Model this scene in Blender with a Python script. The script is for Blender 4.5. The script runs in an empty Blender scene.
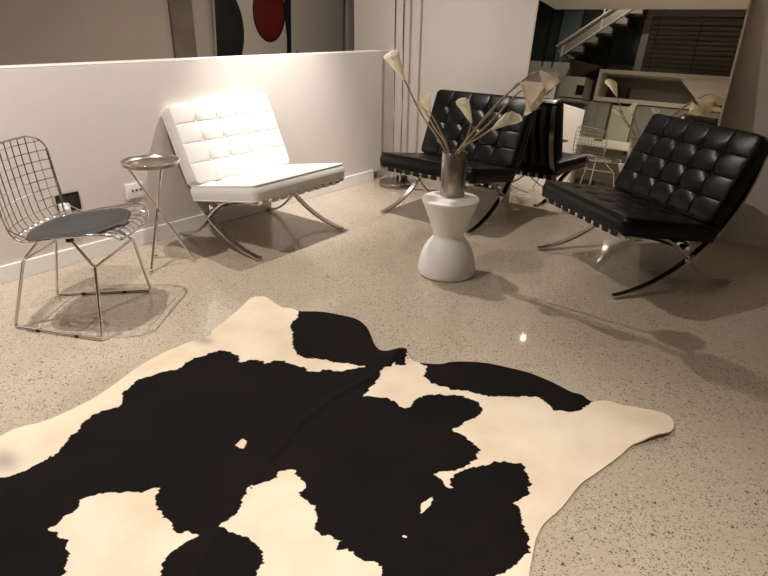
import bpy, bmesh, math, random
import numpy as np
from mathutils import Vector, Matrix, noise
C = bpy.context.scene.collection
SC = bpy.context.scene
PI = math.pi
random.seed(5)

# ------------------------------------------------------------------ materials
def mat(name, col, rough=0.5, metal=0.0, spec=0.5, bump=0.0, bscale=200.0, var=0.0, vscale=4.0, coat=0.0):
    m = bpy.data.materials.new(name); m.use_nodes = True
    nt = m.node_tree; b = nt.nodes['Principled BSDF']
    b.inputs['Base Color'].default_value = (*col, 1)
    b.inputs['Roughness'].default_value = rough
    b.inputs['Metallic'].default_value = metal
    b.inputs['Specular IOR Level'].default_value = spec
    b.inputs['Coat Weight'].default_value = coat
    tc = nt.nodes.new('ShaderNodeTexCoord')
    if var > 0:
        n = nt.nodes.new('ShaderNodeTexNoise'); n.inputs['Scale'].default_value = vscale; n.inputs['Detail'].default_value = 4
        nt.links.new(tc.outputs['Object'], n.inputs['Vector'])
        r = nt.nodes.new('ShaderNodeValToRGB')
        r.color_ramp.elements[0].position = .3; r.color_ramp.elements[1].position = .7
        r.color_ramp.elements[0].color = (*[c*(1-var) for c in col], 1)
        r.color_ramp.elements[1].color = (*[min(1, c*(1+var)) for c in col], 1)
        nt.links.new(n.outputs['Fac'], r.inputs['Fac']); nt.links.new(r.outputs['Color'], b.inputs['Base Color'])
    if bump > 0:
        n = nt.nodes.new('ShaderNodeTexNoise'); n.inputs['Scale'].default_value = bscale; n.inputs['Detail'].default_value = 3
        nt.links.new(tc.outputs['Object'], n.inputs['Vector'])
        bp = nt.nodes.new('ShaderNodeBump'); bp.inputs['Strength'].default_value = bump; bp.inputs['Distance'].default_value = .002
        nt.links.new(n.outputs['Fac'], bp.inputs['Height']); nt.links.new(bp.outputs['Normal'], b.inputs['Normal'])
    return m

def emit(name, col, s):
    m = bpy.data.materials.new(name); m.use_nodes = True
    b = m.node_tree.nodes['Principled BSDF']
    b.inputs['Base Color'].default_value = (*col, 1)
    b.inputs['Emission Color'].default_value = (*col, 1); b.inputs['Emission Strength'].default_value = s
    return m

def floor_mat():
    m = bpy.data.materials.new('polished concrete'); m.use_nodes = True
    nt = m.node_tree; N = nt.nodes.new; L = nt.links.new; b = nt.nodes['Principled BSDF']
    tc = N('ShaderNodeTexCoord')
    big = N('ShaderNodeTexNoise'); big.inputs['Scale'].default_value = 1.3; big.inputs['Detail'].default_value = 6
    L(tc.outputs['Object'], big.inputs['Vector'])
    base = N('ShaderNodeValToRGB')
    base.color_ramp.elements[0].position = .35; base.color_ramp.elements[0].color = FLOOR_A
    base.color_ramp.elements[1].position = .68; base.color_ramp.elements[1].color = FLOOR_B
    L(big.outputs['Fac'], base.inputs['Fac'])
    col = base.outputs['Color']
    patch = N('ShaderNodeTexNoise'); patch.inputs['Scale'].default_value = 2.6; patch.inputs['Detail'].default_value = 3
    L(tc.outputs['Object'], patch.inputs['Vector'])
    wob = N('ShaderNodeTexNoise'); wob.inputs['Scale'].default_value = 90; wob.inputs['Detail'].default_value = 2
    L(tc.outputs['Object'], wob.inputs['Vector'])
    vm = N('ShaderNodeVectorMath'); vm.operation = 'MULTIPLY_ADD'
    L(wob.outputs['Color'], vm.inputs[0]); vm.inputs[1].default_value = (.012, .012, .012); L(tc.outputs['Object'], vm.inputs[2])
    # chips: (scale, share of cells, radius, colour)
    for sc, share, rad, c in ((85, .20, .40, (.60, .52, .42, 1)), (210, .30, .40, (.25, .20, .155, 1)),
                              (170, .20, .40, (.10, .08, .064, 1)), (115, .15, .34, (.06, .05, .043, 1)), (58, .07, .27, (.03, .026, .023, 1))):
        v = N('ShaderNodeTexVoronoi'); v.inputs['Scale'].default_value = sc; v.voronoi_dimensions = '3D'
        L(vm.outputs['Vector'], v.inputs['Vector'])
        sx = N('ShaderNodeSeparateColor'); L(v.outputs['Color'], sx.inputs['Color'])
        mm = N('ShaderNodeMapRange'); L(patch.outputs['Fac'], mm.inputs['Value']); mm.inputs['From Min'].default_value = .3; mm.inputs['From Max'].default_value = .7
        lt = N('ShaderNodeMath'); lt.operation = 'LESS_THAN'; L(sx.outputs['Red'], lt.inputs[0]); L(mm.outputs['Result'], lt.inputs[1]); mm.inputs['To Min'].default_value = share*.25; mm.inputs['To Max'].default_value = share*1.8
        mr = N('ShaderNodeMapRange'); L(v.outputs['Distance'], mr.inputs['Value'])
        mr.inputs['From Min'].default_value = rad*.8; mr.inputs['From Max'].default_value = rad*1.15
        mr.inputs['To Min'].default_value = .9; mr.inputs['To Max'].default_value = 0
        mu = N('ShaderNodeMath'); mu.operation = 'MULTIPLY'; L(lt.outputs[0], mu.inputs[0]); L(mr.outputs['Result'], mu.inputs[1])
        mx = N('ShaderNodeMix'); mx.data_type = 'RGBA'
        L(mu.outputs[0], mx.inputs['Factor']); L(col, mx.inputs['A']); mx.inputs['B'].default_value = c
        col = mx.outputs['Result']
    L(col, b.inputs['Base Color'])
    rr = N('ShaderNodeMapRange'); L(big.outputs['Fac'], rr.inputs['Value'])
    rr.inputs['To Min'].default_value = .22; rr.inputs['To Max'].default_value = .36
    L(rr.outputs['Result'], b.inputs['Roughness'])
    b.inputs['Specular IOR Level'].default_value = .4
    b.inputs['Coat Weight'].default_value = .8; b.inputs['Coat Roughness'].default_value = .055; b.inputs['Coat IOR'].default_value = 1.4
    return m

def hide_mat():
    m = bpy.data.materials.new('cowhide'); m.use_nodes = True
    nt = m.node_tree; N = nt.nodes.new; L = nt.links.new; b = nt.nodes['Principled BSDF']
    at = N('ShaderNodeAttribute'); at.attribute_name = 'pigment'
    sp = N('ShaderNodeSeparateColor'); L(at.outputs['Color'], sp.inputs['Color'])
    tc = N('ShaderNodeTexCoord')
    n = N('ShaderNodeTexNoise'); n.inputs['Scale'].default_value = 3.5; n.inputs['Detail'].default_value = 5
    L(tc.outputs['Object'], n.inputs['Vector'])
    cr = N('ShaderNodeValToRGB')
    cr.color_ramp.elements[0].position = .3; cr.color_ramp.elements[0].color = HIDE_A
    cr.color_ramp.elements[1].position = .65; cr.color_ramp.elements[1].color = HIDE_B
    L(n.outputs['Fac'], cr.inputs['Fac'])
    bl = N('ShaderNodeValToRGB')
    bl.color_ramp.elements[0].position = .35; bl.color_ramp.elements[0].color = (.005, .0045, .004, 1)
    bl.color_ramp.elements[1].position = .7; bl.color_ramp.elements[1].color = (.011, .008, .007, 1)
    L(n.outputs['Fac'], bl.inputs['Fac'])
    mp = N('ShaderNodeMapping'); mp.inputs['Scale'].default_value = (1, .3, 1); mp.inputs['Rotation'].default_value = (0, 0, .7)
    L(tc.outputs['Object'], mp.inputs['Vector'])
    fn = N('ShaderNodeTexNoise'); fn.inputs['Scale'].default_value = 260; fn.inputs['Detail'].default_value = 2
    L(mp.outputs['Vector'], fn.inputs['Vector'])
    ad = N('ShaderNodeMath'); ad.operation = 'MULTIPLY_ADD'; L(fn.outputs['Fac'], ad.inputs[0]); ad.inputs[1].default_value = .7; ad.inputs[2].default_value = -.35
    a2 = N('ShaderNodeMath'); a2.operation = 'ADD'; L(ad.outputs[0], a2.inputs[0]); L(sp.outputs['Red'], a2.inputs[1])
    mr = N('ShaderNodeMapRange'); L(a2.outputs[0], mr.inputs['Value']); mr.inputs['From Min'].default_value = .38; mr.inputs['From Max'].default_value = .62
    mg = N('ShaderNodeMix'); mg.data_type = 'RGBA'; L(sp.outputs['Green'], mg.inputs['Factor']); L(cr.outputs['Color'], mg.inputs['A']); mg.inputs['B'].default_value = (.36, .30, .29, 1)
    mx = N('ShaderNodeMix'); mx.data_type = 'RGBA'; L(mr.outputs['Result'], mx.inputs['Factor']); L(mg.outputs['Result'], mx.inputs['A']); L(bl.outputs['Color'], mx.inputs['B'])
    L(mx.outputs['Result'], b.inputs['Base Color'])
    tn = N('ShaderNodeTexNoise'); tn.inputs['Scale'].default_value = 1.7; tn.inputs['Detail'].default_value = 4; L(tc.outputs['Object'], tn.inputs['Vector'])
    tr = N('ShaderNodeMapRange'); L(tn.outputs['Fac'], tr.inputs['Value']); tr.inputs['From Min'].default_value = .56; tr.inputs['From Max'].default_value = .72; tr.inputs['To Max'].default_value = .55
    tm = N('ShaderNodeMix'); tm.data_type = 'RGBA'; L(tr.outputs['Result'], tm.inputs['Factor']); L(cr.outputs['Color'], tm.inputs['A']); tm.inputs['B'].default_value = (.62, .46, .29, 1)
    L(tm.outputs['Result'], mg.inputs['A'])
    b.inputs['Roughness'].default_value = .8; b.inputs['Specular IOR Level'].default_value = .08
    bp = N('ShaderNodeBump'); bp.inputs['Strength'].default_value = .35; bp.inputs['Distance'].default_value = .003
    L(fn.outputs['Fac'], bp.inputs['Height']); L(bp.outputs['Normal'], b.inputs['Normal'])
    return m

FLOOR_A = (.48, .40, .31, 1); FLOOR_B = (.58, .49, .385, 1)
HIDE_A = (.74, .61, .46, 1); HIDE_B = (.88, .77, .61, 1)
M = dict(
    wall=mat('white wall paint', (.70, .645, .605), .75, bump=.15, bscale=350),
    parapet=mat('satin white paint', (.74, .685, .65), .5, bump=.08, bscale=300),
    stairwall=mat('stairwell plaster', (.50, .43, .355), .85, bump=.2, bscale=40, var=.06, vscale=2),
    concrete=mat('raw concrete', (.21, .17, .125), .85, bump=.4, bscale=60, var=.15, vscale=5),
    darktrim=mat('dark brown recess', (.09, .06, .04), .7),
    base=mat('baseboard enamel', (.93, .91, .89), .4),
    ceil=mat('ceiling paint', (.90, .85, .77), .8),
    floor=floor_mat(), hide=hide_mat(),
    chrome=mat('chrome', (.80, .77, .73), .13, 1.0),
    chrome_sat=mat('polished flat steel', (.62, .59, .55), .2, 1.0),
    steel=mat('brushed steel', (.33, .295, .26), .34, 1.0, bump=.05, bscale=400),
    leather_w=mat('white leather', (.80, .775, .745), .42, bump=.12, bscale=260),
    leather_b=mat('black leather', (.005, .0048, .0045), .32, spec=.26, bump=.3, bscale=90),
    pad=mat('charcoal vinyl', (.032, .032, .034), .5, bump=.1, bscale=200),
    strap_b=mat('black saddle strap', (.008, .008, .008), .5),
    strap_w=mat('white saddle strap', (.62, .58, .53), .5),
    rubber=mat('black rubber', (.01, .01, .01), .6),
    plastic=mat('matte white plastic', (.94, .92, .89), .45),
    petal=mat('dried cream petal', (.93, .88, .76), .6, var=.08, vscale=14),
    petal_old=mat('wilted tan petal', (.80, .69, .53), .65, var=.14, vscale=14),
    petal_green=mat('pale green cream petal', (.86, .83, .65), .6, var=.12, vscale=14),
    stem=mat('dried green brown stem', (.34, .26, .15), .6, var=.25, vscale=25),
    spadix=mat('yellow spadix', (.62, .42, .10), .7),
    mirror=mat('mirror silver', (.80, .78, .72), .0, 1.0),
    frame=mat('pale maple frame', (.60, .50, .36), .45),
    art_cream=mat('canvas cream', (.60, .53, .455), .7), art_black=mat('canvas black', (.006, .006, .006), .6),
    art_red=mat('canvas red', (.12, .006, .004), .55, var=.35, vscale=5),
    black=mat('black gloss plastic', (.008, .008, .009), .3), slot=mat('socket slot', (.02, .02, .02), .5),
    cabinet=mat('grey cabinet front', (.30, .28, .235), .5), cab_pale=mat('pale green white panel', (.56, .55, .42), .5),
    deskm=mat('white lacquer desk', (.80, .75, .65), .35), niche=mat('warm white lacquer', (.62, .56, .44), .45),
    slat=mat('grey blind slat', (.17, .155, .125), .55), dark=mat('dark void', (.012, .011, .010), .7),
    glass_dark=mat('dark window pane', (.045, .06, .06), .12), glass_green=mat('greenish window pane', (.13, .17, .155), .15),
    steelp=mat('stair steel plate', (.55, .50, .42), .4, .5), tread=mat('dark timber tread', (.06, .042, .032), .55, var=.2, vscale=6),
    post=mat('white post', (.75, .72, .66), .4), wood=mat('brown timber beam', (.13, .075, .04), .6, var=.3, vscale=6),
    emit=emit('lamp glow', (1, .90, .76), 60), cable=mat('grey cable', (.18, .17, .16), .5),
    joint=mat('wall joint', (.34, .30, .27), .8),
)

# ------------------------------------------------------------------ mesh helpers
def obj(name, bm, m, parent=None, smooth=40, mw=None):
    bm.normal_update()
    me = bpy.data.meshes.new(name); bm.to_mesh(me); bm.free()
    me.materials.append(m if not isinstance(m, str) else M[m])
    if smooth:
        me.polygons.foreach_set('use_smooth', [True]*len(me.polygons)); me.set_sharp_from_angle(angle=math.radians(smooth))
    o = bpy.data.objects.new(name, me); C.objects.link(o)
    if parent is not None: o.parent = parent
    if mw is not None: o.matrix_world = mw
    return o
def tag(o, label=None, cat=None, group=None, kind=None):
    if label: o['label'] = label
    if cat: o['category'] = cat
    if group: o['group'] = group
    if kind: o['kind'] = kind
    return o
def thing(name, loc, label, cat, rz=0, group=None):
    o = bpy.data.objects.new(name, None); C.objects.link(o)
    o.location = loc; o.rotation_euler = (0, 0, rz); o.empty_display_size = .1
    return tag(o, label, cat, group)
def new(): return bmesh.new()
def box(bm, a, b, bev=0.0):
    r = bmesh.ops.create_cube(bm, size=1)
    vs = r['verts']; a = Vector(a); b = Vector(b); c = (a+b)/2; s = b-a
    for v in vs: v.co = Vector((v.co.x*abs(s.x), v.co.y*abs(s.y), v.co.z*abs(s.z)))+c
    if bev:
        es = list({e for v in vs for e in v.link_edges})
        bmesh.ops.bevel(bm, geom=es, offset=bev, segments=2, affect='EDGES', profile=.6)
    return bm
def obox(bm, c, half, rot):            # oriented box
    r = bmesh.ops.create_cube(bm, size=2)
    for v in r['verts']: v.co = rot @ Vector((v.co.x*half[0], v.co.y*half[1], v.co.z*half[2])) + Vector(c)
    return bm
def catmull(pts, n=8, closed=False):
    P = [Vector(p) for p in pts]; out = []; k = len(P)
    segs = k if closed else k-1
    for i in range(segs):
        if closed: p0, p1, p2, p3 = P[i-1], P[i], P[(i+1) % k], P[(i+2) % k]
        else:
            p1, p2 = P[i], P[i+1]
            p0 = P[i-1] if i else p1*2-p2
            p3 = P[i+2] if i+2 < k else p2*2-p1
        for j in range(n):
            t = j/n
            out.append(.5*((2*p1)+(p2-p0)*t+(2*p0-5*p1+4*p2-p3)*t*t+(3*p1-p0-3*p2+p3)*t**3))
    if not closed: out.append(P[-1].copy())
    return out
def sweep(bm, pts, section, closed=False, up=None):
    """section: function(i, t)-> list of 2d points (a along side, b along normal)"""
    P = [Vector(p) for p in pts]; n = len(P); rings = []
    prev = None
    for i in range(n):
        if closed: t = P[(i+1) % n]-P[i-1]
        else: t = P[min(i+1, n-1)]-P[max(i-1, 0)]
        if t.length < 1e-9: t = Vector((0, 0, 1))
        t.normalize()
        if up is not None: a = Vector(up) - t*t.dot(Vector(up))
        elif prev is None:
            a = t.orthogonal()
        else: a = prev - t*t.dot(prev)
        a.normalize(); prev = a
        b = t.cross(a)
        rings.append([bm.verts.new(P[i]+a*s[0]+b*s[1]) for s in section(i)])
    m = len(rings[0])
    for i in range(n if closed else n-1):
        A, B = rings[i], rings[(i+1) % n]
        for j in range(m): bm.faces.new((A[j], A[(j+1) % m], B[(j+1) % m], B[j]))
    if not closed:
        bm.faces.new(rings[0][::-1]); bm.faces.new(rings[-1])
    return bm
def tube(bm, pts, r, n=8, closed=False):
    rr = r if callable(r) else (lambda i: r)
    return sweep(bm, pts, lambda i: [(rr(i)*math.cos(2*PI*k/n), rr(i)*math.sin(2*PI*k/n)) for k in range(n)], closed)
def lathe(bm, prof, n=48, cap=True):
    rings = []
    for r, z in prof: rings.append([bm.verts.new((r*math.cos(2*PI*k/n), r*math.sin(2*PI*k/n), z)) for k in range(n)])
    for A, B in zip(rings, rings[1:]):
        for j in range(n): bm.faces.new((A[j], A[(j+1) % n], B[(j+1) % n], B[j]))
    if cap:
        bm.faces.new(rings[0][::-1]); bm.faces.new(rings[-1])
    return bm
def ball(bm, c, r, n=10, sz=1.0):
    bmesh.ops.create_uvsphere(bm, u_segments=n, v_segments=max(6, n//2+1), radius=r, matrix=Matrix.Translation(c) @ Matrix.Diagonal((1, 1, sz, 1)))
    return bm
def bend(p, q, r, w, n=5):             # rounded corner p-q-r
    p, q, r = Vector(p), Vector(q), Vector(r)
    a = q+(p-q).normalized()*w; b = q+(r-q).normalized()*w
    return [(1-t)**2*a+2*t*(1-t)*q+t*t*b for t in [i/n for i in range(n+1)]]
def polyline(pts, w):
    out = [Vector(pts[0])]
    for i in range(1, len(pts)-1): out += bend(pts[i-1], pts[i], pts[i+1], w)
    out.append(Vector(pts[-1])); return out
def copy_tree(o, parent=None):
    c = o.copy(); C.objects.link(c)
    if parent is not None: c.parent = parent
    for ch in list(o.children): copy_tree(ch, c)
    return c
def struct(name, bm, m, smooth=0, label=None):
    o = obj(name, bm, m, smooth=smooth); o['kind'] = 'structure'
    if label: o['label'] = label
    return o
RUG_OUTLINE = [(-2.333,1.815),(-2.292,1.851),(-2.211,1.837),(-2.133,1.823),(-2.093,1.844),(-2.029,1.851),(-2.013,1.864),(-1.942,1.917),(-1.837,1.956),(-1.756,1.972),(-1.671,1.944),(-1.602,1.894),(-1.54,1.843),(-1.477,1.811),(-1.425,1.82),(-1.4,1.842),(-1.38,1.874),(-1.357,1.85),(-1.33,1.831),(-1.288,1.833),(-1.209,1.889),(-1.183,1.934),(-1.123,1.99),(-1.054,2.03),(-0.977,2.054),(-0.891,2.074),(-0.796,2.071),(-0.75,2.063),(-0.693,2.052),(-0.652,2.059),(-0.607,2.041),(-0.562,2.084),(-0.502,2.098),(-0.433,2.127),(-0.391,2.141),(-0.346,2.14),(-0.319,2.104),(-0.311,2.055),(-0.322,2.006),(-0.365,1.924),(-0.394,1.873),(-0.405,1.802),(-0.42,1.727),(-0.438,1.646),(-0.454,1.569),(-0.457,1.439),(-0.469,1.35),(-0.463,1.285),(-0.445,1.225),(-0.426,1.169),(-0.393,1.077),(-0.363,0.897),(-0.336,0.724),(-0.414,0.588),(-0.592,0.487),(-0.748,0.31),(-1.003,0.195),(-1.395,0.099),(-1.716,0.128),(-1.978,0.251),(-2.082,0.397),(-2.098,0.495),(-2.102,0.552),(-2.07,0.632),(-2.067,0.703),(-2.075,0.81),(-2.107,0.923),(-2.158,1.059),(-2.177,1.168),(-2.178,1.251),(-2.176,1.314),(-2.153,1.399),(-2.19,1.448),(-2.235,1.566),(-2.282,1.68),(-2.328,1.769)]
RUG_M = [(-2.322,0.007),(-1.87,0.408),(-1.841,0.473),(-1.854,0.526),(-1.854,0.575),(-1.9,0.625),(-1.925,0.678),(-1.964,0.722),(-1.978,0.786),(-1.951,0.858),(-2.018,0.905),(-2.057,0.982),(-2.063,1.003),(-2.042,1.093),(-2.016,1.149),(-2.032,1.19),(-2.033,1.237),(-2.027,1.307),(-2.013,1.35),(-1.96,1.378),(-1.915,1.37),(-1.87,1.346),(-1.844,1.398),(-1.77,1.414),(-1.756,1.46),(-1.718,1.474),(-1.633,1.493),(-1.581,1.488),(-1.553,1.535),(-1.491,1.57),(-1.471,1.613),(-1.435,1.663),(-1.367,1.666),(-1.346,1.653),(-1.317,1.585),(-1.306,1.488),(-1.283,1.513),(-1.224,1.544),(-1.171,1.541),(-1.122,1.529),(-1.131,1.62),(-1.117,1.666),(-1.079,1.699),(-1.009,1.746),(-0.949,1.756),(-0.905,1.731),(-0.888,1.677),(-0.912,1.614),(-0.909,1.576),(-0.92,1.538),(-0.878,1.54),(-0.831,1.534),(-0.787,1.513),(-0.77,1.448),(-0.789,1.378),(-0.839,1.315),(-0.806,1.306),(-0.762,1.295),(-0.783,1.354),(-0.76,1.419),(-0.716,1.478),(-0.71,1.501),(-0.641,1.534),(-0.596,1.505),(-0.558,1.433),(-0.566,1.406),(-0.578,1.367),(-0.553,1.358),(-0.526,1.314),(-0.49,1.274),(-0.461,1.238),(-0.461,1.19),(-0.471,1.141),(-0.482,1.097),(-0.485,0.963),(-0.477,0.742),(-0.602,0.829),(-0.718,0.899),(-0.754,0.927),(-0.81,0.903),(-0.874,0.894),(-0.884,0.921),(-0.935,0.896),(-0.975,0.912),(-0.99,0.937),(-1.031,0.962),(-1.097,0.962),(-1.118,1.009),(-1.207,1.035),(-1.221,0.999),(-1.212,0.953),(-1.238,0.893),(-1.21,0.832),(-1.182,0.795),(-1.186,0.721),(-1.134,0.735),(-1.094,0.756),(-1.06,0.755),(-1.008,0.748),(-0.983,0.725),(-0.972,0.686),(-0.9,0.579),(-0.971,0.486),(-1.159,0.529),(-1.204,0.561),(-1.208,0.619),(-1.199,0.674),(-1.267,0.642),(-1.338,0.65),(-1.405,0.667),(-1.454,0.704),(-1.482,0.657),(-1.574,0.576),(-1.589,0.525),(-1.559,0.5),(-1.544,0.41),(-1.467,0.426),(-1.413,0.41),(-1.355,0.365),(-1.217,0.247),(-1.108,0.011),(-1.546,-0.204)]
RUG_U = [(-2.057,1.906),(-2.004,1.968),(-1.886,2.009),(-1.793,2.029),(-1.654,1.965),(-1.551,1.872),(-1.477,1.839),(-1.392,1.889),(-1.35,1.845),(-1.308,1.772),(-1.34,1.749),(-1.356,1.762),(-1.367,1.666),(-1.435,1.663),(-1.447,1.663),(-1.563,1.607),(-1.682,1.551),(-1.732,1.543),(-1.793,1.587),(-1.864,1.641),(-1.887,1.675),(-1.947,1.705),(-1.998,1.807),(-2.026,1.827)]
RUG_R = [(-1.31,1.868),(-1.238,1.93),(-1.211,1.975),(-1.152,2.037),(-1.006,2.107),(-0.819,2.119),(-0.669,2.1),(-0.608,2.052),(-0.605,2.034),(-0.613,1.964),(-0.637,1.921),(-0.695,1.893),(-0.765,1.932),(-0.818,1.915),(-0.851,1.874),(-0.927,1.812),(-1.002,1.796),(-1.058,1.761),(-1.15,1.748),(-1.206,1.761),(-1.233,1.836),(-1.275,1.832)]
RUG_W1 = [(-1.453,1.031),(-1.426,1.026),(-1.401,0.995),(-1.419,0.988),(-1.44,0.988)]
RUG_W2 = [(-0.792,1.177),(-0.78,1.232),(-0.766,1.186),(-0.765,1.139)]
RUG_W3 = [(-0.76,1.042),(-0.752,1.051),(-0.743,1.044),(-0.752,1.037)]
RUG_GREY = [(-2.144, 1.361), (-1.949, 0.451)]
RUG_CURL = [(-0.343, 1.963), (-1.38, 1.83)]
RUG_SPINE = [(-1.383, 1.834), (-1.366, 1.626), (-1.383, 1.423), (-1.361, 1.217), (-1.281, .971), (-1.158, .696), (-1.066, .521), (-.971, .308)]
# ------------------------------------------------------------------ camera
cam = bpy.data.cameras.new('camera'); co = bpy.data.objects.new('camera', cam); C.objects.link(co)
cam.sensor_fit = 'HORIZONTAL'; cam.sensor_width = 36.0; cam.lens = 36.0*606/768; cam.clip_start = .02
RM = Matrix(((0.7743, -0.2676, 0.5734), (0.6326, 0.3063, -0.7113), (0.0147, 0.9135, 0.4065)))
q = RM.to_quaternion(); q.normalize()
co.matrix_world = Matrix.Translation((0, 0, 1.35)) @ q.to_matrix().to_4x4()
SC.camera = co

# ------------------------------------------------------------------ setting
YB = 4.525; ZC = 2.6
struct('floor', box(new(), (-6.2, -2.6, -.12), (2.4, 6.4, 0)), 'floor', label='speckled polished concrete floor')
struct('wall_back', box(new(), (-4.05, YB, 0), (2.4, YB+.12, 3.6)), 'wall', label='plain white wall behind the mirror and floor lamp')
struct('wall_left', box(new(), (-3.645, .10, .07), (-3.515, 4.29, 1.09), .004), 'parapet', label='half height white wall behind the white chair')
struct('baseboard_left', box(new(), (-3.64, .10, 0), (-3.502, 4.17, .095), .003), 'base', label='white baseboard under the half height wall')
struct('wall_right', box(new(), (2.4, -2.6, 0), (2.52, YB, 3.6)), 'wall')
struct('wall_stair', box(new(), (-5.14, 1.25, 0), (-5.0, 5.42, 3.6)), 'stairwall', label='grey brown wall of the stairwell beyond the half height wall')
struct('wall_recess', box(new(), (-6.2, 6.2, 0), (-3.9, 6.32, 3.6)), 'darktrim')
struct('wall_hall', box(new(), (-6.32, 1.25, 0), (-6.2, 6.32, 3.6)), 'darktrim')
struct('wall_front', box(new(), (-6.2, -2.72, 0), (2.4, -2.6, 3.7)), 'cabinet')
bm = new(); box(bm, (-4.64, -.60, ZC), (2.4, YB, ZC+.25))
struct('ceiling', bm, 'ceil', label='plain white ceiling')
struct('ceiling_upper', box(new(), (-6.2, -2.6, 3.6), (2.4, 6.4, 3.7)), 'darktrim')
struct('trim_1', box(new(), (-5.1, 3.225, 0), (-4.97, 3.445, 3.6)), 'concrete', label='raw concrete pillar in the stairwell')
struct('trim_2', box(new(), (-5.06, 5.465, 0), (-4.98, 5.555, 3.6)), 'wall', label='narrow pale post at the end of the stairwell')
struct('trim_3', box(new(), (-3.6455, .10, 1.09), (-3.5145, 4.2905, 1.098), .003), 'base', label='thin white cap along the half height wall')

struct('trim_20', box(new(), (-3.645, 4.291, 0), (-3.56, YB, 1.09)), 'wall')
# outlets on the half height wall
def outlet_white():
    t = thing('wall_outlet', (-3.515, 1.876, .353), 'white three slot wall outlet behind the chrome tripod table', 'outlet')
    obj('face_plate', box(new(), (0, -.056, -.046), (.011, .056, .046), .003), 'plastic', t)
    for k in (-1, 0, 1):
        bm = new(); ball(bm, (.0105, .012+k*.026, .002), .0075, 10); o = obj('socket_hole', bm, 'slot', t)
    return t
outlet_white()
def outlet_black():
    t = thing('wall_outlet', (-3.515, 1.470, .365), 'square black wall outlet behind the wire chair with a white plug in it', 'outlet')
    bm = new(); box(bm, (0, -.066, -.052), (.012, .066, .052), .003)
    obj('face_plate', bm, 'black', t)
    bm = new(); box(bm, (.011, -.05, -.037), (.014, .05, .037), .001); obj('socket_insert', bm, 'slot', t)
    p = thing('power_plug', (-3.501, 1.435, .345), 'white power plug pushed into the black wall outlet', 'plug')
    bm = new(); box(bm, (0, -.028, -.03), (.045, .022, .026), .008); obj('plug_body', bm, 'plastic', p)
    bm = new(); ball(bm, (.047, -.003, -.002), .012, 10); obj('plug_grip', bm, 'plastic', p)
outlet_black()

# ------------------------------------------------------------------ Barcelona style lounge chairs
HW = .370                              # half distance between the side frames
def cushion_mesh(W, L, T, ncu, ncl, B=.014, pillow=.012, sharp=.22):
    """x across (-W/2..W/2), y along (0..L), z 0..T ; tufted face is +z"""
    bm = new(); fr = [0, .022, .055, .11, .21, .35, .5, .65, .79, .89, .945, .978]; per = len(fr)
    nu, nv = ncu*per, ncl*per
    pos = lambda i, nc: ((i//per)+fr[i % per])/nc if i < nc*per else 1.0
    def edge(t):                      # 0 at border -> 1 inside
        return 1-(abs(2*t-1))**10
    top = []
    for j in range(nv+1):
        row = []
        for i in range(nu+1):
            u, v = pos(i, ncu), pos(j, ncl)
            a, b = (u*ncu) % 1.0, (v*ncl) % 1.0
            cell = (abs(math.sin(PI*a))*abs(math.sin(PI*b)))**sharp
            h = B*cell + pillow*(1-(2*u-1)**4)*(1-(2*v-1)**4)
            # button dents at inner crossings
            ci, cj = round(u*ncu), round(v*ncl)
            if 0 < ci < ncu and 0 < cj < ncl:
                d2 = ((u-ci/ncu)*W)**2+((v-cj/ncl)*L)**2
                h -= .016*math.exp(-d2/(.027**2))
            # round the outline corners a little
            x, y = (u-.5)*W, v*L
            cr = .034
            dx = max(0, abs(x)-(W/2-cr)); dy = max(0, cr-y, y-(L-cr))
            if dx > 0 and dy > 0:
                dd = math.hypot(dx, dy); m_ = max(dx, dy); k = m_/dd
                x = math.copysign(W/2-cr+dx*k, x)
                y = (cr-dy*k) if y < cr else (L-cr+dy*k)
            row.append(bm.verts.new((x, y, T+h)))
        top.append(row)
    bot = [[bm.verts.new((v.co.x, v.co.y, -.25*(v.co.z-T))) for v in row] for row in top]
    for j in range(nv):
        for i in range(nu):
            bm.faces.new((top[j][i], top[j][i+1], top[j+1][i+1], top[j+1][i]))
            bm.faces.new((bot[j][i], bot[j+1][i], bot[j+1][i+1], bot[j][i+1]))
    bd = [(0, i) for i in range(nu)]+[(j, nu) for j in range(nv)]+[(nv, i) for i in range(nu, 0, -1)]+[(j, 0) for j in range(nv, 0, -1)]
    k = len(bd)
    mid = []
    for (j, i) in bd:                 # softly bulged side panel
        c = top[j][i].co; n = Vector((c.x/(W/2), (c.y-L/2)/(L/2), 0))
        n = Vector((n.x if abs(n.x) > .97 else 0, n.y if abs(n.y) > .97 else 0, 0))
        if n.length: n.normalize()
        mid.append(bm.verts.new((c.x+n.x*.011, c.y+n.y*.011, T*.5)))
    for q_ in range(k):
        (j, i), (j2, i2) = bd[q_], bd[(q_+1) % k]
        m1, m2 = mid[q_], mid[(q_+1) % k]
        bm.faces.new((top[j2][i2], top[j][i], m1, m2)); bm.faces.new((m2, m1, bot[j][i], bot[j2][i2]))
    loop = [Vector(top[j][i].co) for j, i in bd]
    loopb = [Vector(bot[j][i].co) for j, i in bd]
    return bm, loop, loopb
def add_cushion(name, root, mw, W, L, T, ncu, ncl, m, B):
    bm, l1, l2 = cushion_mesh(W, L, T, ncu, ncl, B)
    bmesh.ops.recalc_face_normals(bm, faces=bm.faces)
    c = obj(name, bm, m, root, 50); c.matrix_local = mw
    p = new(); tube(p, l1, .0045, 6, True); tube(p, l2, .0045, 6, True)
    obj('piping', p, m, c, 60)
    for i in range(1, ncu):
        for j in range(1, ncl):
            b = new(); ball(b, (0, 0, 0), .0085, 10, .55)
            o = obj('button', b, m, c, 60); o.location = (W*(i/ncu-.5), L*j/ncl, T+.012*(1-(2*i/ncu-1)**4)*(1-(2*j/ncl-1)**4)-.013)
    return c
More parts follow.
